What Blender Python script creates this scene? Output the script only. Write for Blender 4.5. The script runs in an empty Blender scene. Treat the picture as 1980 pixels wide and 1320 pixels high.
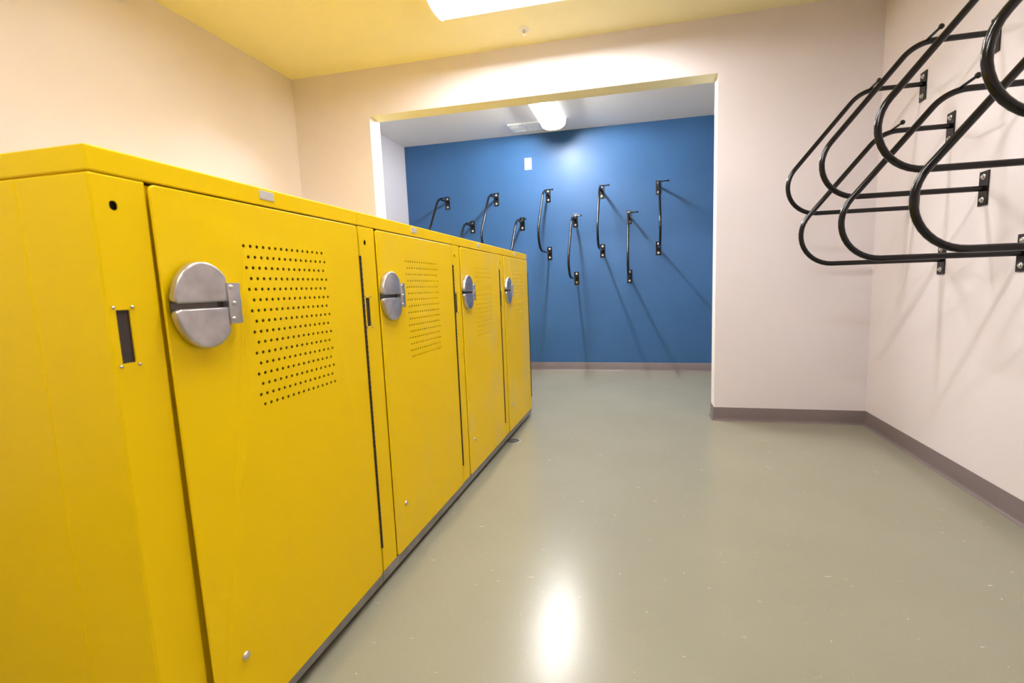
import bpy, bmesh, math, random
from mathutils import Vector, Matrix
from mathutils.geometry import tessellate_polygon

S = bpy.context.scene
COL = S.collection

# ------------------------------------------------------------------ camera
FPX, YAW, PITCH, ROLL = 870.17, 0.2152, -0.1146, -0.0307
PPX, PPY, CAMH = 1055.2, 654.55, 1.05
cam_data = bpy.data.cameras.new('camera')
cam = bpy.data.objects.new('camera', cam_data)
COL.objects.link(cam)
c, s = math.cos, math.sin
fw = Vector((-s(YAW) * c(PITCH), c(YAW) * c(PITCH), s(PITCH)))
rt = Vector((c(YAW), s(YAW), 0))
up = rt.cross(fw)
r2 = c(ROLL) * rt + s(ROLL) * up
u2 = -s(ROLL) * rt + c(ROLL) * up
cam.matrix_world = Matrix(((r2.x, u2.x, -fw.x, 0), (r2.y, u2.y, -fw.y, 0), (r2.z, u2.z, -fw.z, CAMH), (0, 0, 0, 1)))
cam_data.sensor_width = 36.0
cam_data.sensor_fit = 'HORIZONTAL'
cam_data.lens = FPX * 36.0 / 1980.0
cam_data.shift_x = -(PPX - 990.0) / 1980.0
cam_data.shift_y = (PPY - 660.0) / 1980.0
cam_data.clip_start = 0.02
cam_data.dof.use_dof = True
cam_data.dof.focus_distance = 2.6
cam_data.dof.aperture_fstop = 4.0
S.camera = cam

# ------------------------------------------------------------------ world, view
W = bpy.data.worlds.new('world')
S.world = W
W.use_nodes = True
W.node_tree.nodes['Background'].inputs[0].default_value = (0.05, 0.05, 0.05, 1)
W.node_tree.nodes['Background'].inputs[1].default_value = 0.3
S.view_settings.view_transform = 'Standard'
S.view_settings.look = 'None'
S.view_settings.exposure = 0.76
S.view_settings.gamma = 1.0
S.view_settings.use_curve_mapping = False

LAMP_MAIN = 140.0       # radiance of the tube of the fixtures in the near room
LAMP_FAR = 310.0        # radiance of the tube of the fixture in the far room
COL_MAIN = (1.0, 0.985, 0.975)
COL_FAR = (1.0, 0.99, 0.98)

# ------------------------------------------------------------------ measures (metres)
XR, YF, XL, ZC = 1.545, 3.535, -2.923, 2.870
YB, XOL, XOR, ZO, TW, ZB, XBL = 5.511, -2.212, 0.5225, 2.5007, 0.1485, 2.8817, -2.985
YN = -2.6                      # wall behind the camera
XF, Y0, LH = -0.909, 0.602, 1.312
LD = 1.97                      # locker depth


# ------------------------------------------------------------------ materials
def new_mat(name):
    m = bpy.data.materials.new(name)
    m.use_nodes = True
    return m, m.node_tree.nodes, m.node_tree.links, m.node_tree.nodes['Principled BSDF']


def mat(name, col, rough=0.5, metal=0.0, spec=0.5, bump=0.0, bscale=200.0, coat=0.0, vary=0.0, vscale=6.0):
    m, N, L, B = new_mat(name)
    B.inputs['Base Color'].default_value = (*col, 1)
    B.inputs['Roughness'].default_value = rough
    B.inputs['Metallic'].default_value = metal
    B.inputs['Specular IOR Level'].default_value = spec
    B.inputs['Coat Weight'].default_value = coat
    B.inputs['Coat Roughness'].default_value = 0.08
    g = N.new('ShaderNodeNewGeometry')
    if vary > 0:
        n = N.new('ShaderNodeTexNoise')
        n.inputs['Scale'].default_value = vscale
        n.inputs['Detail'].default_value = 5
        L.new(g.outputs['Position'], n.inputs['Vector'])
        r = N.new('ShaderNodeMapRange')
        r.inputs[1].default_value = 0.3
        r.inputs[2].default_value = 0.7
        r.inputs[3].default_value = 1 - vary
        r.inputs[4].default_value = 1 + vary
        L.new(n.outputs['Fac'], r.inputs[0])
        v = N.new('ShaderNodeVectorMath')
        v.operation = 'SCALE'
        v.inputs[0].default_value = col
        L.new(r.outputs[0], v.inputs['Scale'])
        L.new(v.outputs[0], B.inputs['Base Color'])
    if bump > 0:
        n = N.new('ShaderNodeTexNoise')
        n.inputs['Scale'].default_value = bscale
        n.inputs['Detail'].default_value = 3
        L.new(g.outputs['Position'], n.inputs['Vector'])
        b = N.new('ShaderNodeBump')
        b.inputs['Strength'].default_value = bump
        b.inputs['Distance'].default_value = 0.002
        L.new(n.outputs['Fac'], b.inputs['Height'])
        L.new(b.outputs['Normal'], B.inputs['Normal'])
    return m


M = {}
M['wall'] = mat('wall_beige_paint', (0.735, 0.675, 0.70), 0.55, bump=0.12, bscale=260, vary=0.015, vscale=3)
M['ceiling'] = mat('ceiling_paint', (0.82, 0.77, 0.52), 0.7, bump=0.1, bscale=200, vary=0.01)
M['white'] = mat('white_wall_paint', (0.85, 0.825, 0.80), 0.55, bump=0.1, bscale=260)
M['far_dimmed'] = mat('far_side_paint_dimmed', (0.45, 0.435, 0.47), 0.55, bump=0.1, bscale=260)  # wall paint darkened so the far side walls look less lit
M['blue'] = mat('blue_wall_paint', (0.032, 0.100, 0.235), 0.42, spec=0.35, bump=0.08, bscale=160, vary=0.05, vscale=2.5)
M['base'] = mat('vinyl_base', (0.165, 0.130, 0.130), 0.42, vary=0.05)
M['black'] = mat('black_gloss_enamel', (0.005, 0.004, 0.0045), 0.17, spec=0.4, coat=0.0)
M['bolt'] = mat('zinc_bolt', (0.62, 0.60, 0.57), 0.35, metal=0.8)
M['steel'] = mat('brushed_steel', (0.56, 0.54, 0.55), 0.33, metal=0.9, bump=0.05, bscale=90, vary=0.16, vscale=30)
M['chrome'] = mat('polished_chrome', (0.75, 0.74, 0.73), 0.08, metal=1.0)
M['slotmetal'] = mat('lock_metal_shaded', (0.10, 0.085, 0.075), 0.14, metal=0.9)  # chrome darkened to stand for the shade inside the lock slot
M['rivet'] = mat('rivet_metal', (0.62, 0.55, 0.48), 0.25, metal=0.9)
M['galv'] = mat('galvanised_channel', (0.34, 0.33, 0.33), 0.42, metal=0.5, vary=0.2, vscale=14)
M['dark'] = mat('locker_shade_black', (0.012, 0.010, 0.008), 0.7)  # near-black, stands in for shade inside and under the lockers
M['slot'] = mat('slot_backing', (0.045, 0.032, 0.032), 0.6)
M['hinge'] = mat('bronze_hinge', (0.045, 0.028, 0.018), 0.45, metal=0.5, vary=0.3, vscale=60)
M['tag'] = mat('plate_pale_plastic', (0.62, 0.58, 0.55), 0.4, vary=0.05, vscale=90)
M['fix'] = mat('fixture_white', (0.88, 0.88, 0.87), 0.4)
M['pan'] = mat('fixture_pan', (0.25, 0.25, 0.25), 0.5)
M['plate'] = mat('cover_plate_white', (0.80, 0.79, 0.76), 0.35)
M['brass'] = mat('drain_ring', (0.36, 0.34, 0.28), 0.5, metal=0.2)
M['drain'] = mat('drain_cover', (0.085, 0.082, 0.075), 0.6, spec=0.2, vary=0.2, vscale=40)
M['red'] = mat('red_bulb', (0.5, 0.05, 0.03), 0.2)


def yellow(name, dust):
    m, N, L, B = new_mat(name)
    B.inputs['Roughness'].default_value = 0.34
    B.inputs['Specular IOR Level'].default_value = 0.17
    g = N.new('ShaderNodeNewGeometry')
    mix = N.new('ShaderNodeMix')
    mix.data_type = 'RGBA'
    mix.inputs[6].default_value = (0.95, 0.635, 0.0, 1)
    mix.inputs[7].default_value = (0.84, 0.62, 0.13, 1)
    n = N.new('ShaderNodeTexNoise')
    n.inputs['Scale'].default_value = 2.6
    n.inputs['Detail'].default_value = 7
    n.inputs['Roughness'].default_value = 0.65
    mp = N.new('ShaderNodeMapping')
    mp.inputs['Scale'].default_value = (1, 1.6, 0.8)
    L.new(g.outputs['Position'], mp.inputs[0])
    L.new(mp.outputs[0], n.inputs['Vector'])
    r = N.new('ShaderNodeMapRange')
    r.inputs[1].default_value = 0.48
    r.inputs[2].default_value = 0.66
    r.inputs[3].default_value = 0.0
    r.inputs[4].default_value = dust
    L.new(n.outputs['Fac'], r.inputs[0])
    L.new(r.outputs[0], mix.inputs[0])
    # fine scratches and chips
    v = N.new('ShaderNodeTexNoise')
    v.inputs['Scale'].default_value = 48
    v.inputs['Detail'].default_value = 2
    L.new(g.outputs['Position'], v.inputs['Vector'])
    vr = N.new('ShaderNodeMapRange')
    vr.inputs[1].default_value = 0.75
    vr.inputs[2].default_value = 0.80
    vr.inputs[3].default_value = 0.0
    vr.inputs[4].default_value = 0.5
    L.new(v.outputs['Fac'], vr.inputs[0])
    mix2 = N.new('ShaderNodeMix')
    mix2.data_type = 'RGBA'
    mix2.inputs[7].default_value = (0.92, 0.72, 0.22, 1)
    L.new(mix.outputs[2], mix2.inputs[6])
    L.new(vr.outputs[0], mix2.inputs[0])
    L.new(mix2.outputs[2], B.inputs['Base Color'])
    b = N.new('ShaderNodeBump')
    b.inputs['Strength'].default_value = 0.06
    b.inputs['Distance'].default_value = 0.001
    n3 = N.new('ShaderNodeTexNoise')
    n3.inputs['Scale'].default_value = 420
    L.new(g.outputs['Position'], n3.inputs['Vector'])
    L.new(n3.outputs['Fac'], b.inputs['Height'])
    L.new(b.outputs['Normal'], B.inputs['Normal'])
    return m


M['yellow'] = yellow('yellow_powder_coat', 0.0)
YD = [yellow('yellow_door_coat', 0.06), yellow('yellow_door_scuffed', 0.25),
      yellow('yellow_door_dusty', 0.8), yellow('yellow_door_dustier', 1.0)]


def floor_mat():
    m, N, L, B = new_mat('sealed_concrete_floor')
    g = N.new('ShaderNodeNewGeometry')
    n = N.new('ShaderNodeTexNoise')
    n.inputs['Scale'].default_value = 1.6
    n.inputs['Detail'].default_value = 6
    L.new(g.outputs['Position'], n.inputs['Vector'])
    cr = N.new('ShaderNodeMix')
    cr.data_type = 'RGBA'
    cr.inputs[6].default_value = (0.245, 0.230, 0.165, 1)
    cr.inputs[7].default_value = (0.300, 0.285, 0.220, 1)
    L.new(n.outputs['Fac'], cr.inputs[0])
    # fine grain
    n2 = N.new('ShaderNodeTexNoise')
    n2.inputs['Scale'].default_value = 330
    n2.inputs['Detail'].default_value = 2
    L.new(g.outputs['Position'], n2.inputs['Vector'])
    gr = N.new('ShaderNodeMapRange')
    gr.inputs[1].default_value = 0.25
    gr.inputs[2].default_value = 0.75
    gr.inputs[3].default_value = 0.90
    gr.inputs[4].default_value = 1.10
    L.new(n2.outputs['Fac'], gr.inputs[0])
    sc = N.new('ShaderNodeVectorMath')
    sc.operation = 'SCALE'
    L.new(cr.outputs[2], sc.inputs[0])
    L.new(gr.outputs[0], sc.inputs['Scale'])
    last = sc.outputs[0]
    # pale flecks: tiny chips, short scratches two ways
    for scale, mapping, rot, lo, hi, amt in ((95, (1, 1, 1), 0, 0.76, 0.79, 0.8),
                                             (60, (0.28, 1.5, 1), 0.5, 0.752, 0.79, 0.6),
                                             (60, (0.25, 1.7, 1), -0.7, 0.76, 0.79, 0.6)):
        mp = N.new('ShaderNodeMapping')
        mp.inputs['Scale'].default_value = mapping
        mp.inputs['Rotation'].default_value = (0, 0, rot)
        L.new(g.outputs['Position'], mp.inputs[0])
        k = N.new('ShaderNodeTexNoise')
        k.inputs['Scale'].default_value = scale
        k.inputs['Detail'].default_value = 1.5
        L.new(mp.outputs[0], k.inputs['Vector'])
        kr = N.new('ShaderNodeMapRange')
        kr.inputs[1].default_value = lo
        kr.inputs[2].default_value = hi
        kr.inputs[3].default_value = 0
        kr.inputs[4].default_value = amt
        L.new(k.outputs['Fac'], kr.inputs[0])
        mx = N.new('ShaderNodeMix')
        mx.data_type = 'RGBA'
        mx.inputs[7].default_value = (0.72, 0.70, 0.62, 1)
        L.new(kr.outputs[0], mx.inputs[0])
        L.new(last, mx.inputs[6])
        last = mx.outputs[2]
    L.new(last, B.inputs['Base Color'])
    B.inputs['Specular IOR Level'].default_value = 0.38
    rr = N.new('ShaderNodeMapRange')
    rr.inputs[3].default_value = 0.22
    rr.inputs[4].default_value = 0.25
    L.new(n.outputs['Fac'], rr.inputs[0])
    L.new(rr.outputs[0], B.inputs['Roughness'])
    b = N.new('ShaderNodeBump')
    b.inputs['Strength'].default_value = 0.10
    b.inputs['Distance'].default_value = 0.002
    n4 = N.new('ShaderNodeTexNoise')
    n4.inputs['Scale'].default_value = 120
    n4.inputs['Detail'].default_value = 4
    L.new(g.outputs['Position'], n4.inputs['Vector'])
    L.new(n4.outputs['Fac'], b.inputs['Height'])
    L.new(b.outputs['Normal'], B.inputs['Normal'])
    return m


M['floor'] = floor_mat()


def lamp_mat(name, col, e):
    m, N, L, B = new_mat(name)
    B.inputs['Base Color'].default_value = (0.8, 0.8, 0.8, 1)
    B.inputs['Emission Color'].default_value = (*col, 1)
    B.inputs['Emission Strength'].default_value = e
    return m


def lens_mat(name, col, e):
    """clear prismatic acrylic that lets the tube shine through and glows a little itself"""
    m, N, L, B = new_mat(name)
    B.inputs['Base Color'].default_value = (0.85, 0.85, 0.85, 1)
    B.inputs['Roughness'].default_value = 0.25
    B.inputs['Emission Color'].default_value = (*col, 1)
    B.inputs['Emission Strength'].default_value = e
    tr = N.new('ShaderNodeBsdfTransparent')
    mx = N.new('ShaderNodeMixShader')
    mx.inputs[0].default_value = 0.08
    L.new(tr.outputs[0], mx.inputs[1])
    L.new(B.outputs[0], mx.inputs[2])
    L.new(mx.outputs[0], N['Material Output'].inputs['Surface'])
    return m


M['tube_main'] = lamp_mat('lit_tube', COL_MAIN, LAMP_MAIN)
M['tube_far'] = lamp_mat('lit_tube_far', COL_FAR, LAMP_FAR)
M['lens_main'] = lens_mat('acrylic_lens', COL_MAIN, 7.0)
M['lens_far'] = lens_mat('acrylic_lens_far', COL_FAR, 7.0)


# ------------------------------------------------------------------ mesh helpers
def obj(name, bm, m, parent=None, smooth=None, loc=None):
    bmesh.ops.recalc_face_normals(bm, faces=bm.faces[:])
    me = bpy.data.meshes.new(name)
    bm.to_mesh(me)
    bm.free()
    for x in (m if isinstance(m, (list, tuple)) else [m]):
        me.materials.append(x)
    if smooth is not None:
        for p in me.polygons:
            p.use_smooth = True
        me.set_sharp_from_angle(angle=math.radians(smooth))
    o = bpy.data.objects.new(name, me)
    COL.objects.link(o)
    if parent:
        o.parent = parent
    if loc:
        o.location = loc
    return o


def thing(name, label, cat, loc=(0, 0, 0), rz=0.0, group=None):
    o = bpy.data.objects.new(name, None)
    COL.objects.link(o)
    o.empty_display_size = 0.1
    o.location = loc
    o.rotation_euler = (0, 0, rz)
    o['label'] = label
    o['category'] = cat
    if group:
        o['group'] = group
    return o


def tag(o, label, cat, group=None):
    o['label'] = label
    o['category'] = cat
    if group:
        o['group'] = group
    return o


def struct(name, bm, m, smooth=None):
    o = obj(name, bm, m, smooth=smooth)
    o['kind'] = 'structure'
    return o


def box(bm, x0, y0, z0, x1, y1, z1, bev=0.0, seg=2, mi=0):
    vs = [bm.verts.new((x, y, z)) for z in (z0, z1) for y in (y0, y1) for x in (x0, x1)]
    fs = [(0, 2, 3, 1), (4, 5, 7, 6), (0, 1, 5, 4), (2, 6, 7, 3), (0, 4, 6, 2), (1, 3, 7, 5)]
    F = [bm.faces.new([vs[i] for i in f]) for f in fs]
    for f in F:
        f.material_index = mi
    if bev > 0:
        es = {e for f in F for e in f.edges}
        bmesh.ops.bevel(bm, geom=list(es), offset=bev, segments=seg, profile=0.5, affect='EDGES')


def nb():
    return bmesh.new()


def frame_of(t):
    a = Vector((0, 0, 1)) if abs(t.z) < 0.9 else Vector((1, 0, 0))
    n = t.cross(a).normalized()
    return n, t.cross(n).normalized()


def tube(bm, pts, r, n=14, caps=True):
    pts = [Vector(p) for p in pts]
    rings = []
    N0 = None
    for i, p in enumerate(pts):
        t = (pts[min(i + 1, len(pts) - 1)] - pts[max(i - 1, 0)]).normalized()
        if N0 is None:
            N0, B0 = frame_of(t)
        else:
            N0 = (N0 - t * N0.dot(t)).normalized()
            B0 = t.cross(N0).normalized()
        rr = r[i] if isinstance(r, (list, tuple)) else r
        rings.append([bm.verts.new(p + N0 * rr * c(2 * math.pi * k / n) + B0 * rr * s(2 * math.pi * k / n)) for k in range(n)])
    for a, b in zip(rings, rings[1:]):
        for k in range(n):
            bm.faces.new((a[k], a[(k + 1) % n], b[(k + 1) % n], b[k]))
    if caps:
        bm.faces.new(rings[0])
        bm.faces.new(rings[-1])


def lathe(bm, prof, origin, axis, n=20, caps=True):
    """prof: list of (radius, distance along axis)"""
    axis = Vector(axis).normalized()
    o = Vector(origin)
    a, b = frame_of(axis)
    rings = []
    for r, d in prof:
        if r < 1e-6:
            rings.append([bm.verts.new(o + axis * d)])
        else:
            rings.append([bm.verts.new(o + axis * d + a * r * c(2 * math.pi * k / n) + b * r * s(2 * math.pi * k / n)) for k in range(n)])
    for A, Bq in zip(rings, rings[1:]):
        for k in range(n):
            k2 = (k + 1) % n
            if len(A) == 1 and len(Bq) == 1:
                continue
            if len(A) == 1:
                bm.faces.new((A[0], Bq[k], Bq[k2]))
            elif len(Bq) == 1:
                bm.faces.new((A[k], A[k2], Bq[0]))
            else:
                bm.faces.new((A[k], A[k2], Bq[k2], Bq[k]))
    for R in (rings[0], rings[-1]):
        if caps and len(R) > 1:
            bm.faces.new(R)


def fillet(pts, radii, n=10):
    """polyline with rounded corners in any plane"""
    pts = [Vector(p) for p in pts]
    out = [pts[0]]
    for i in range(1, len(pts) - 1):
        p, a, b = pts[i], pts[i - 1], pts[i + 1]
        d1, d2 = (a - p).normalized(), (b - p).normalized()
        half = d1.angle(d2) / 2
        R = radii[i - 1]
        tl = R / math.tan(half)
        cen = p + (d1 + d2).normalized() * (R / math.sin(half))
        s0, s1 = p + d1 * tl - cen, p + d2 * tl - cen
        ang = s0.angle(s1)
        for k in range(n + 1):
            f = k / n
            v = (s0 * math.sin((1 - f) * ang) + s1 * math.sin(f * ang)) / math.sin(ang)
            out.append(cen + v)
    out.append(pts[-1])
    return out


def rrect(y0, z0, y1, z1, r, n=5, corners=(1, 1, 1, 1)):
    """rounded rectangle loop of (y, z), anticlockwise from bottom left"""
    out = []
    cs = [(y0 + r, z0 + r, math.pi), (y1 - r, z0 + r, 1.5 * math.pi), (y1 - r, z1 - r, 0), (y0 + r, z1 - r, 0.5 * math.pi)]
    raw = [(y0, z0), (y1, z0), (y1, z1), (y0, z1)]
    for i, (cy, cz, a0) in enumerate(cs):
        if corners[i]:
            for k in range(n + 1):
                a = a0 + 0.5 * math.pi * k / n
                out.append((cy + r * c(a), cz + r * s(a)))
        else:
            out.append(raw[i])
    return out


def inset(loop, d, cy, cz, hy, hz):
    return [(cy + (y - cy) * (1 - d / hy), cz + (z - cz) * (1 - d / hz)) for y, z in loop]


def sheet(bm, loop, holes, x, depth, ch=0.002, hole_depth=0.004, axis='x', back=True):
    """a formed sheet facing +x (or -y): chamfered front edge, folded flange, through holes"""
    ys = [p[0] for p in loop]
    zs = [p[1] for p in loop]
    cy, cz, hy, hz = (min(ys) + max(ys)) / 2, (min(zs) + max(zs)) / 2, (max(ys) - min(ys)) / 2, (max(zs) - min(zs)) / 2

    def P(u, v, d):          # d: distance behind the front plane
        return (x - d, u, v) if axis == 'x' else (u, x + d, v)
    front = inset(loop, ch, cy, cz, hy, hz)
    polys = [front] + holes
    flat = [q for pl in polys for q in pl]
    tris = tessellate_polygon([[Vector((u, v, 0)) for u, v in pl] for pl in polys])
    fv = [bm.verts.new(P(u, v, 0)) for u, v in flat]
    for t in tris:
        try:
            bm.faces.new([fv[i] for i in t])
        except ValueError:
            pass
    n = len(loop)
    a = fv[:n]
    b = [bm.verts.new(P(u, v, ch * 0.9)) for u, v in loop]
    e = [bm.verts.new(P(u, v, depth)) for u, v in loop]
    for k in range(n):
        k2 = (k + 1) % n
        bm.faces.new((a[k], a[k2], b[k2], b[k]))
        bm.faces.new((b[k], b[k2], e[k2], e[k]))
    if back:
        bm.faces.new(e)
    i = n
    for h in holes:
        m = len(h)
        A = fv[i:i + m]
        Bv = [bm.verts.new(P(u, v, hole_depth)) for u, v in h]
        for k in range(m):
            k2 = (k + 1) % m
            bm.faces.new((A[k], A[k2], Bv[k2], Bv[k]))
        i += m


# ------------------------------------------------------------------ the room
bm = nb()
box(bm, XBL - 0.3, YN - 0.1, -0.12, XR + 0.3, YB + 0.2, 0.0)
struct('floor', bm, M['floor'])

bm = nb()
box(bm, XL - 0.1, YN - 0.1, ZC, XR + 0.1, YF, ZC + 0.1)
struct('ceiling', bm, M['ceiling'])
bm = nb()
box(bm, XBL - 0.1, YF + TW, ZB, XR + 0.1, YB + 0.1, ZB + 0.1)
struct('ceiling_far', bm, M['white'])

bm = nb()
box(bm, XL - 0.1, YN - 0.1, 0, XL, YF, ZC + 0.05)
struct('wall_left', bm, M['wall'])
bm = nb()
box(bm, XR, YN - 0.1, 0, XR + 0.1, YF, ZC + 0.05)
struct('wall_right', bm, M['wall'])
bm = nb()
box(bm, XL, YN - 0.1, 0, XR, YN, ZC + 0.05)
struct('wall_near', bm, M['wall'])


def front_wall():
    bm = nb()
    y0, y1 = YF, YF + TW
    xa, xb, zt = XL - 0.15, XR + 0.15, ZC + 0.15
    # outline of the wall with the opening, swept through its thickness
    L = [(xa, 0), (XOL, 0), (XOL, ZO), (XOR, ZO), (XOR, 0), (xb, 0), (xb, zt), (xa, zt)]
    f = [bm.verts.new((x, y0, z)) for x, z in L]
    k = [bm.verts.new((x, y1, z)) for x, z in L]
    quads = [(0, 1, 2, 7), (2, 3, 6, 7), (3, 4, 5, 6)]
    for q in quads:
        bm.faces.new([f[i] for i in q])
        bm.faces.new([k[i] for i in reversed(q)]).material_index = 1
    for i in range(8):
        j = (i + 1) % 8
        fc = bm.faces.new((f[i], f[j], k[j], k[i]))
        if i in (1, 3):
            fc.material_index = 1
        if i == 2:
            fc.material_index = 2
    return bm


struct('wall_front', front_wall(), [M['wall'], M['white'], M['ceiling']])
bm = nb()
box(bm, XBL, YB, 0, XR, YB + 0.1, ZB + 0.05)
struct('wall_far', bm, M['blue'])
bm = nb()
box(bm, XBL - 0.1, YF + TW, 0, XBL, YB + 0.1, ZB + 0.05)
struct('wall_far_left', bm, M['far_dimmed'])
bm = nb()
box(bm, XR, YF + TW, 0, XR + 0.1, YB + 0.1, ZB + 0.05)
struct('wall_far_right', bm, M['far_dimmed'])


def cove(name, a, b, inward):
    """vinyl cove base from a to b on the floor; inward = unit normal into the room"""
    bm = nb()
    a, b, n = Vector((*a, 0)), Vector((*b, 0)), Vector((*inward, 0))
    prof = [(0.0, 0.102), (0.003, 0.102), (0.004, 0.100), (0.004, 0.020), (0.006, 0.010), (0.011, 0.004), (0.018, 0.0015), (0.019, 0.0), (0.0, 0.0)]
    A = [bm.verts.new(a + n * d + Vector((0, 0, z))) for d, z in prof]
    B = [bm.verts.new(b + n * d + Vector((0, 0, z))) for d, z in prof]
    for i in range(len(prof)):
        j = (i + 1) % len(prof)
        bm.faces.new((A[i], A[j], B[j], B[i]))
    bm.faces.new(A)
    bm.faces.new(B)
    return struct(name, bm, M['base'], smooth=35)


cove('baseboard_right', (XR, YN), (XR, YF), (-1, 0))
cove('baseboard_front', (XOR, YF), (XR, YF), (0, -1))
cove('baseboard_front_left', (XL, YF), (XOL, YF), (0, -1))
cove('baseboard_jamb', (XOR, YF - 0.004), (XOR, YF + TW + 0.004), (-1, 0))
cove('baseboard_jamb_left', (XOL, YF - 0.004), (XOL, YF + TW + 0.004), (1, 0))
cove('baseboard_far', (XBL, YB), (XR, YB), (0, -1))
cove('baseboard_far_left', (XBL, YF + TW), (XBL, YB), (1, 0))
cove('baseboard_left', (XL, YN), (XL, YF), (1, 0))
cove('baseboard_near', (XL, YN), (XR, YN), (0, 1))


# ------------------------------------------------------------------ light fixtures
def lens_profile(hw, d, n=18, p=2.6):
    out = []
    for k in range(n + 1):
        a = math.pi * k / n
        ca, sa = c(a), s(a)
        out.append((hw * math.copysign(abs(ca) ** (2 / p), ca), -d * abs(sa) ** (2 / p)))
    return out


def fixture(loc, rz, length, hw, d, lens, tube_m, label, group, rail=0.0):
    """wraparound ceiling light running along its local x axis, hung from local z = 0"""
    t = thing('ceiling_light', label, 'ceiling light', loc, rz, group)
    hl = length / 2
    bm = nb()
    box(bm, -hl + 0.012, -hw + 0.012, -0.014, hl - 0.012, hw - 0.012, 0.0, 0.003)
    obj('housing', bm, M['pan'], t)
    if rail > 0:  # added baffles, cut the light thrown at ceiling and upper walls
        for sy in (-1, 1):
            bm = nb()
            ya, yb = sorted((sy * (hw - 0.047), sy * (hw - 0.043)))
            box(bm, -hl + 0.013, ya, -rail, hl - 0.013, yb, -0.0142)
            obj('added_baffle', bm, M['pan'], t)
    bm = nb()
    pr = lens_profile(hw - 0.003, d - 0.003)
    A = [bm.verts.new((-hl + 0.012, y, z)) for y, z in pr]
    B = [bm.verts.new((hl - 0.012, y, z)) for y, z in pr]
    for i in range(len(pr) - 1):
        bm.faces.new((A[i], A[i + 1], B[i + 1], B[i]))
    bm.faces.new(A)
    bm.faces.new(B)
    obj('lens', bm, lens, t, smooth=50)
    bm = nb()
    tube(bm, [(-hl + 0.06, 0, -0.046), (hl - 0.06, 0, -0.046)], 0.019, 16)
    obj('fluorescent_tube', bm, tube_m, t, smooth=50)
    for sx in (-1, 1):
        bm = nb()
        pr2 = lens_profile(hw, d)
        x0, x1 = sx * (hl - 0.012), sx * hl
        A = [bm.verts.new((x0, y, z)) for y, z in pr2]
        B = [bm.verts.new((x1, y * 0.985, z * 0.985)) for y, z in pr2]
        for i in range(len(pr2)):
            j = (i + 1) % len(pr2)
            bm.faces.new((A[i], A[j], B[j], B[i]))
        bm.faces.new(A)
        bm.faces.new(B)
        obj('end_cap', bm, M['fix'], t, smooth=50)
    return t


G_L = 'wraparound ceiling lights'
LXC = -0.665
fixture((LXC, 2.835, ZC), 0, 1.22, 0.150, 0.105, M['lens_main'], M['tube_main'],
        'glowing white ceiling light at the top edge, nearest the opening in the near room', G_L, 0.070)
fixture((LXC + 0.28, 1.24, ZC), 0, 1.22, 0.150, 0.105, M['lens_main'], M['tube_main'],
        'glowing white ceiling light above the nearest yellow locker', G_L, 0.070)
fixture((LXC, -0.40, ZC), 0, 1.22, 0.150, 0.105, M['lens_main'], M['tube_main'],
        'glowing white ceiling light behind the camera', G_L, 0.070)
fixture((-0.963, 4.545, ZB), math.pi / 2, 1.22, 0.143, 0.105, M['lens_far'], M['tube_far'],
        'glowing white ceiling light in the far room before the blue wall', G_L, 0.047)

# ------------------------------------------------------------------ ceiling sprinkler
t = thing('fire_sprinkler', 'small white fire sprinkler in the near ceiling before the opening', 'sprinkler', (-0.816, 3.325, ZC))
bm = nb()
lathe(bm, [(0.0, 0), (0.036, 0), (0.038, 0.003), (0.034, 0.008), (0.024, 0.012), (0.022, 0.004), (0.0, 0.004)], (0, 0, 0), (0, 0, -1), 28)
obj('escutcheon', bm, M['fix'], t, smooth=40)
bm = nb()
lathe(bm, [(0.009, 0.0), (0.009, 0.016), (0.006, 0.018), (0.0, 0.018)], (0, 0, 0), (0, 0, -1), 16)
for sx in (-1, 1):
    tube(bm, [(sx * 0.008, 0, -0.012), (sx * 0.012, 0, -0.022), (sx * 0.009, 0, -0.032), (0, 0, -0.037)], 0.002, 8)
obj('frame_arms', bm, M['chrome'], t, smooth=40)
bm = nb()
lathe(bm, [(0.0, 0.017), (0.0028, 0.018), (0.0028, 0.034), (0.0, 0.035)], (0, 0, 0), (0, 0, -1), 12)
obj('glass_bulb', bm, M['red'], t, smooth=40)
bm = nb()
lathe(bm, [(0.0, 0.036), (0.013, 0.037), (0.014, 0.039), (0.0, 0.040)], (0, 0, 0), (0, 0, -1), 16)
obj('deflector', bm, M['chrome'], t, smooth=40)

# ------------------------------------------------------------------ ceiling vent in the far room
t = thing('ceiling_vent', 'white two-panel ceiling vent beside the light in the far room', 'vent', (-1.305, 5.25, ZB))
bm = nb()
hx, hy = 0.185, 0.125
for x0, y0, x1, y1 in ((-hx, -hy, hx, -hy + 0.022), (-hx, hy - 0.022, hx, hy), (-hx, -hy + 0.022, -hx + 0.022, hy - 0.022),
                       (hx - 0.022, -hy + 0.022, hx, hy - 0.022), (-0.011, -hy + 0.022, 0.011, hy - 0.022)):
    box(bm, x0, y0, -0.012, x1, y1, 0, 0.002)
obj('frame', bm, M['fix'], t)
for sx in (-1, 1):
    bm = nb()
    xa, xb = sorted((sx * 0.013, sx * (hx - 0.024)))
    box(bm, xa, -hy + 0.024, -0.008, xb, hy - 0.024, -0.004, 0.001)
    for k in range(7):
        y = -hy + 0.036 + k * 0.0285
        box(bm, xa + 0.006, y - 0.009, -0.0105, xb - 0.006, y + 0.009, -0.0075, 0.0008, 1)
    obj('louver_panel', bm, M['fix'], t)

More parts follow.
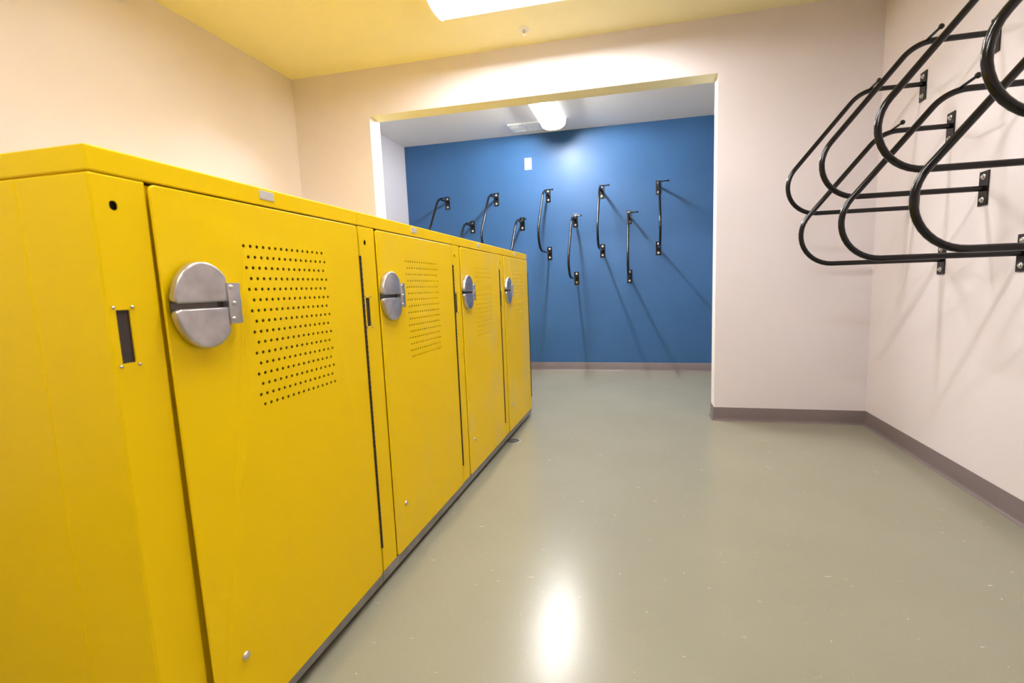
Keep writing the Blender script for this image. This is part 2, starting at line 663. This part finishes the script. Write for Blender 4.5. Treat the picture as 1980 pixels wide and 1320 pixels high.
# ------------------------------------------------------------------ blank cover plate on the blue wall
t = thing('wall_plate', 'white blank cover plate high on the blue wall', 'wall plate', (-1.357, YB, 2.537))
bm = nb()
box(bm, -0.043, -0.007, -0.069, 0.043, 0, 0.069, 0.003)
obj('plate', bm, M['plate'], t)
for sz in (-1, 1):
    bm = nb()
    lathe(bm, [(0.0045, 0), (0.004, 0.0015), (0, 0.002)], (0, -0.007, sz * 0.042), (0, -1, 0), 12)
    obj('screw', bm, M['bolt'], t, smooth=40)

# ------------------------------------------------------------------ floor drain
t = thing('floor_drain', 'round metal floor drain half under the yellow lockers', 'floor drain', (-0.888, 2.885, 0))
bm = nb()
lathe(bm, [(0.050, 0), (0.058, 0), (0.058, 0.0015), (0.056, 0.0025), (0.050, 0.0025), (0.050, 0)], (0, 0, 0), (0, 0, 1), 40, False)
obj('rim', bm, M['brass'], t, smooth=40)
bm = nb()
lathe(bm, [(0.0495, 0), (0.0495, 0.0012), (0.03, 0.0014), (0, 0.0014)], (0, 0, 0), (0, 0, 1), 40)
obj('cover', bm, M['drain'], t, smooth=40)


# ------------------------------------------------------------------ bike racks
def copy_tree(o, parent=None):
    n = o.copy()
    COL.objects.link(n)
    if parent:
        n.parent = parent
    for ch in list(o.children):
        copy_tree(ch, n)
    return n


def make_rack(out, dz):
    """wall at local y = 0, room towards -y, origin at the middle of the lower plate; dz = height between plates"""
    t = thing('bike_rack', '', 'bike rack')
    sl = 1.222 * 0.685 / out
    Ro = 0.685 / out
    k1 = (0.312 / Ro)
    k2 = (0.312 + (0.676) / 1.222) / Ro
    zt = dz
    pts = [(0, -0.006, zt), (0, -k1, zt), (0, -k2, 0), (0, -0.006, 0)]
    # fillet at the foot so that the loop reaches exactly `out`
    half = math.atan2(zt, k2 - k1) / 2
    R = (k2 - out) / (1 / math.tan(half) - 1)
    path = fillet(pts, [0.17, R], 14)
    bm = nb()
    tube(bm, path, 0.0128, 18)
    obj('tube_loop', bm, M['black'], t, smooth=50)
    for z in (0.0, zt - 0.012):
        bm = nb()
        box(bm, -0.030, -0.006, z - 0.078, 0.030, 0, z + 0.078, 0.0015)
        pl = obj('mounting_plate', bm, M['black'], t)
        for sz in (-1, 1):
            bm = nb()
            q = z + sz * 0.052
            lathe(bm, [(0.0125, 0), (0.0125, 0.002), (0.009, 0.003)], (0, -0.006, q), (0, -1, 0), 20)
            lathe(bm, [(0.0085, 0.003), (0.0085, 0.008), (0.006, 0.010), (0, 0.0105)], (0, -0.006, q), (0, -1, 0), 6)
            obj('bolt', bm, M['bolt'], pl, smooth=35)
    yo = -(k1 * 0.86)
    bm = nb()
    tube(bm, [(0.0, yo, zt + 0.004), (0.02, yo, zt + 0.006), (0.098, yo, zt + 0.010)], 0.0062, 10)
    pg = obj('peg', bm, M['black'], t, smooth=50)
    bm = nb()
    lathe(bm, [(0, 0), (0.008, 0.0005), (0.0115, 0.004), (0.0115, 0.010), (0.008, 0.0135), (0, 0.014)], (0.095, yo, zt + 0.0097), (1, 0, 0.1), 16)
    obj('peg_knob', bm, M['black'], pg, smooth=50)
    return t


def label(o, text, group):
    o['label'] = text
    o['group'] = group
    return o


# the right wall: plates seen along the wall, higher and lower ones by turns
G_R = 'black bike racks on the right wall'
RZ = -math.pi / 2
right = [(3.062, 1, 'black wall bike rack on the beige right wall, upper row, the one nearest the corner'),
         (2.797, 0, 'black wall bike rack on the beige right wall, lower row, the one nearest the corner'),
         (2.528, 1, 'black wall bike rack on the beige right wall, upper row, second from the corner'),
         (2.272, 0, 'black wall bike rack on the beige right wall, lower row, second from the corner'),
         (1.985, 1, 'black wall bike rack on the beige right wall, upper row, third from the corner'),
         (1.722, 0, 'black wall bike rack on the beige right wall, lower row, third from the corner'),
         (1.435, 1, 'black wall bike rack at the right edge, upper row, nearest the camera')]
proto = make_rack(0.685, 0.674)
for i, (y, upper, text) in enumerate(right):
    o = proto if i == 0 else copy_tree(proto)
    o.location = (XR, y, 1.440 if upper else 1.130)
    o.rotation_euler = (0, 0, RZ)
    label(o, text, G_R)

# the blue wall
G_B = 'black bike racks on the blue wall'
far = [(-2.428, 1, 'black wall bike rack on the blue wall, upper row, leftmost'),
       (-2.107, 0, 'black wall bike rack on the blue wall, lower row, leftmost, mostly hidden by yellow lockers'),
       (-1.777, 1, 'black wall bike rack on the blue wall, upper row, second from left'),
       (-1.455, 0, 'black wall bike rack on the blue wall, lower row, second from left, foot hidden'),
       (-1.120, 1, 'black wall bike rack on the blue wall, upper row, middle of five'),
       (-0.793, 0, 'black wall bike rack on the blue wall, lower row, just right of the farthest locker'),
       (-0.472, 1, 'black wall bike rack on the blue wall, upper row, second from right'),
       (-0.156, 0, 'black wall bike rack on the blue wall, lower row, rightmost'),
       (0.178, 1, 'black wall bike rack on the blue wall, upper row, rightmost by the opening edge')]
proto_far = make_rack(0.60, 0.700)
for i, (x, upper, text) in enumerate(far):
    o = proto_far if i == 0 else copy_tree(proto_far)
    o.location = (x, YB, 1.457 if upper else 1.143)
    label(o, text, G_B)


# ------------------------------------------------------------------ the yellow bike lockers
def circle(cy, cz, r, n=10):
    return [(cy + r * c(2 * math.pi * k / n), cz + r * s(2 * math.pi * k / n)) for k in range(n)]


def locker(y0, L, idx, text):
    """front face at x = 0 of the local frame, row running along +y; origin at the front near floor corner,
    shifted so that the Empty sits in the middle of the base"""
    g = 0.0012
    t = thing('bike_locker', text, 'locker', (XF - LD / 2, y0 + L / 2, 0), 0, 'yellow bike lockers in a row')
    off = (LD / 2, -L / 2, 0)
    Y, D = M['yellow'], M['dark']
    proud = 0.0055 if idx == 0 else 0.0045

    def part(name, bm, m, parent=None, smooth=None):
        # parts carry the offset; sub-parts inherit it
        return obj(name, bm, m, parent or t, smooth, off if parent is None else None)

    # body: side sheets, back, floor and roof pan
    bm = nb()
    box(bm, -LD, g, 0.058, -0.022, 0.014, 1.266)
    box(bm, -LD, L - 0.014, 0.058, -0.022, L - g, 1.266)
    box(bm, -LD, 0.014, 0.058, -LD + 0.014, L - 0.014, 1.266)
    box(bm, -LD + 0.014, 0.014, 0.058, -0.022, L - 0.014, 0.075)
    part('body', bm, Y)
    bm = nb()
    box(bm, -0.014, 0.0915, 0.0755, -0.010, L - 0.0145, 1.262)
    part('interior_shade_sheet', bm, D)  # near-black sheet in place of the shade behind the door
    # cap
    bm = nb()
    box(bm, -LD - 0.002, g * 0.5, 1.2685, 0.0, L - g * 0.5, LH, 0.003, 2)
    part('cap', bm, Y)
    # name plate on the cap lip
    bm = nb()
    box(bm, -0.001, 0.353, 1.2835, 0.0018, 0.396, 1.3045, 0.0008, 1)
    part('number_plate', bm, M['tag'])
    # post with slot and key hole
    bm = nb()
    hole = rrect(0.027, 1.2065, 0.041, 1.2235, 0.0065, 4)
    win = rrect(0.0145, 0.936, 0.0370, 1.032, 0.0006, 1)
    lp = rrect(g, 0.059, 0.0905, 1.2665, 0.002, 2)
    sheet(bm, lp, [hole, win], 0.0, 0.021, 0.0025, 0.003, back=False)
    pst = part('post', bm, Y)
    bm = nb()
    box(bm, -0.006, 0.009, 0.925, -0.004, 0.046, 1.042)
    part('slot_backing', bm, M['slot'], pst)
    bm = nb()
    box(bm, -0.010, 0.020, 1.200, -0.008, 0.048, 1.230)
    part('key_hole_shade', bm, D, pst)  # dark sheet painted as the shade within the key hole
    for yy, zz in ((0.0115, 1.0365), (0.0415, 1.0365), (0.0115, 0.9315), (0.0415, 0.9315)):
        bm = nb()
        lathe(bm, [(0.0032, 0), (0.003, 0.0018), (0.0018, 0.003), (0, 0.0034)], (0, yy, zz), (1, 0, 0), 12)
        part('rivet', bm, M['rivet'], pst, 50)
    bm = nb()
    box(bm, -0.0095, 0.0908, 0.061, -0.0065, 0.1120, 1.262)
    part('door_stop', bm, Y)
    # door: perforated sheet
    dl, dr, db, dt = 0.0930, L - 0.0125, 0.061, 1.2635
    loop = rrect(dl, db, dr, dt, 0.012, 5)
    holes = []
    for r in range(16):
        for k in range(15):
            yy = 0.286 + k * 0.01865 + (0.0092 if r % 2 else 0)
            zz = 1.1655 - r * 0.02508
            holes.append(circle(yy, zz, 0.0043, 12))
    bm = nb()
    sheet(bm, loop, holes, proud, 0.004, 0.0014, 0.003, back=False)
    # the nearest door is sprung: its free edge stands out a little below the top corner
    spring = 0.012 if idx == 0 else 0.0

    def out_at(y, z):
        f = min(1.0, max(0.0, (1.262 - z) / 0.30))
        return spring * (1 - (y - dl) / (dr - dl)) * f * f * (3 - 2 * f)
    for v in bm.verts:
        v.co.x += out_at(v.co.y, v.co.z)
    dr_o = part('door', bm, YD[idx])
    # door bolt near the foot
    bm = nb()
    lathe(bm, [(0.0095, 0), (0.0095, 0.0012), (0.0082, 0.004), (0.005, 0.0062), (0, 0.007)], (proud + out_at(0.168, 0.2335), 0.168, 0.2335), (1, 0, 0), 18)
    part('door_bolt', bm, M['bolt'], dr_o, 50)
    # piano hinge
    bm = nb()
    z, prof = 0.155, []
    k = 0
    while z < 1.153:
        ra = 0.0058
        prof += [(ra - 0.0018, z), (ra, z + 0.0012), (ra, z + 0.0155), (ra - 0.0018, z + 0.0167)]
        z += 0.0172
    lathe(bm, prof, (proud - 0.001, L - 0.0085, 0), (0, 0, 1), 12)
    part('piano_hinge', bm, M['hinge'], dr_o, 35)

    # lock: a round two-lobed cover with a slot across, and a riveted hinge block
    cy, cz, ry, rz_ = (0.161 if idx == 0 else 0.156), 1.0335, 0.066, 0.0885
    cut = cy + 0.049
    x0 = proud + out_at(cy, cz)

    def lobe_loop(sgn, k=0.0, gap=0.0058):
        """half of the cover above (or below) the slot, shrunk by k metres all round"""
        ay, az = ry - k, rz_ - k
        zm, ycut, cr = gap + k, cut - cy - k, 0.014
        a0 = math.acos(min(1, ycut / ay))
        a1 = math.pi - math.asin((zm + cr) / az)
        pts = [(ycut, zm)] + [(ay * c(a0 + (a1 - a0) * i / 28), az * s(a0 + (a1 - a0) * i / 28)) for i in range(29)]
        P0, P2 = Vector(pts[-1]), Vector((-ay * math.sqrt(1 - (zm / az) ** 2) + cr, zm))
        P1 = Vector((-ay * math.sqrt(1 - (zm / az) ** 2), zm))
        for i in range(1, 9):
            f = i / 8
            q = P0 * (1 - f) ** 2 + P1 * 2 * f * (1 - f) + P2 * f * f
            pts.append((q.x, q.y))
        return [(cy + a, cz + sgn * b) for a, b in pts]

    bm = nb()
    base = []
    for i in range(40):
        a = 2 * math.pi * i / 40
        base.append((min(cy + ry * 0.985 * c(a), cut + 0.012), cz + rz_ * 0.985 * s(a)))
    v0 = [bm.verts.new((x0, a, b)) for a, b in base]
    v1 = [bm.verts.new((x0 + 0.0025, a, b)) for a, b in base]
    for i in range(40):
        j = (i + 1) % 40
        bm.faces.new((v0[i], v0[j], v1[j], v1[i]))
    bm.faces.new(v1)
    bm.faces.new(v0)
    lk = part('lock', bm, M['slotmetal'], dr_o, 30)
    for sgn, nm in ((1, 'lock_cover'), (-1, 'lock_cover')):
        bm = nb()
        rings = []
        for xx, k in ((x0 + 0.0020, 0.0), (x0 + 0.0130, 0.0), (x0 + 0.0152, 0.0008), (x0 + 0.0166, 0.0028), (x0 + 0.0170, 0.0056)):
            lo = lobe_loop(sgn, k)
            rings.append([bm.verts.new((xx, a, b)) for a, b in lo])
        n = len(lo)
        for A, B in zip(rings, rings[1:]):
            for i in range(n):
                j = (i + 1) % n
                bm.faces.new((A[i], A[j], B[j], B[i]))
        bm.faces.new(rings[-1])
        bm.faces.new(rings[0])
        part(nm, bm, M['steel'], dr_o, 40)
    bm = nb()
    hb0, hb1 = cut - 0.0015, cut + 0.0345
    box(bm, x0, hb0, 0.991, x0 + 0.019, hb1 - 0.006, 1.0795, 0.0012, 2)
    for k in range(5):
        za = 0.9915 + k * 0.0178
        if k % 2 == 0:
            lathe(bm, [(0.0075, 0), (0.0085, 0.0008), (0.0085, 0.0160), (0.0075, 0.0168)], (x0 + 0.0085, hb1 - 0.007, za), (0, 0, 1), 14)
        else:
            lathe(bm, [(0.0060, 0), (0.0060, 0.0168)], (x0 + 0.0075, hb1 - 0.007, za), (0, 0, 1), 14)
    part('lock_hinge', bm, M['steel'], dr_o, 40)
    for yy, zz in ((cut + 0.006, 1.0705), (cut + 0.0105, 1.0355), (cut + 0.006, 1.0020)):
        bm = nb()
        lathe(bm, [(0.0048, 0), (0.0046, 0.0016), (0.003, 0.0034), (0, 0.0042)], (x0 + 0.019, yy, zz), (1, 0, 0), 14)
        part('lock_rivet', bm, M['bolt'], dr_o, 50)

    # base channel and its recessed foot
    bm = nb()
    box(bm, -0.075, g, 0.0185, -0.004, L - g, 0.0575, 0.0015)
    part('base_channel', bm, M['galv'])
    bm = nb()
    box(bm, -LD, g, 0.0185, -LD + 0.07, L - g, 0.0575, 0.0015)
    part('rear_channel', bm, M['galv'])
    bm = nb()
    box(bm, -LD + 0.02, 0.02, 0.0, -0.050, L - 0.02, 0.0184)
    part('plinth', bm, M['dark'])  # foot coloured near-black as the shaded gap below the channel
    if idx == 0:
        # end panels towards the camera: corner strip and main panel
        bm = nb()
        sheet(bm, rrect(-0.1655, 0.059, -0.0008, 1.2655, 0.002, 2), [], -0.0, 0.003, 0.0025, axis='y')
        p = part('end_strip', bm, Y)
        bm = nb()
        sheet(bm, rrect(-LD, 0.059, -0.1675, 1.2655, 0.002, 2), [], -0.0, 0.003, 0.0025, axis='y')
        part('end_panel', bm, Y)
    return t


BND = [0.602, 1.3385, 2.078, 2.806, 3.531]
TXT = ['yellow metal bike locker nearest the camera, its end panel showing at the left edge',
       'yellow metal bike locker second from the camera in the row',
       'dusty yellow metal bike locker third from the camera in the row',
       'dusty yellow metal bike locker at the far end of the row beside the opening']
for i in range(4):
    locker(BND[i], BND[i + 1] - BND[i], i, TXT[i])
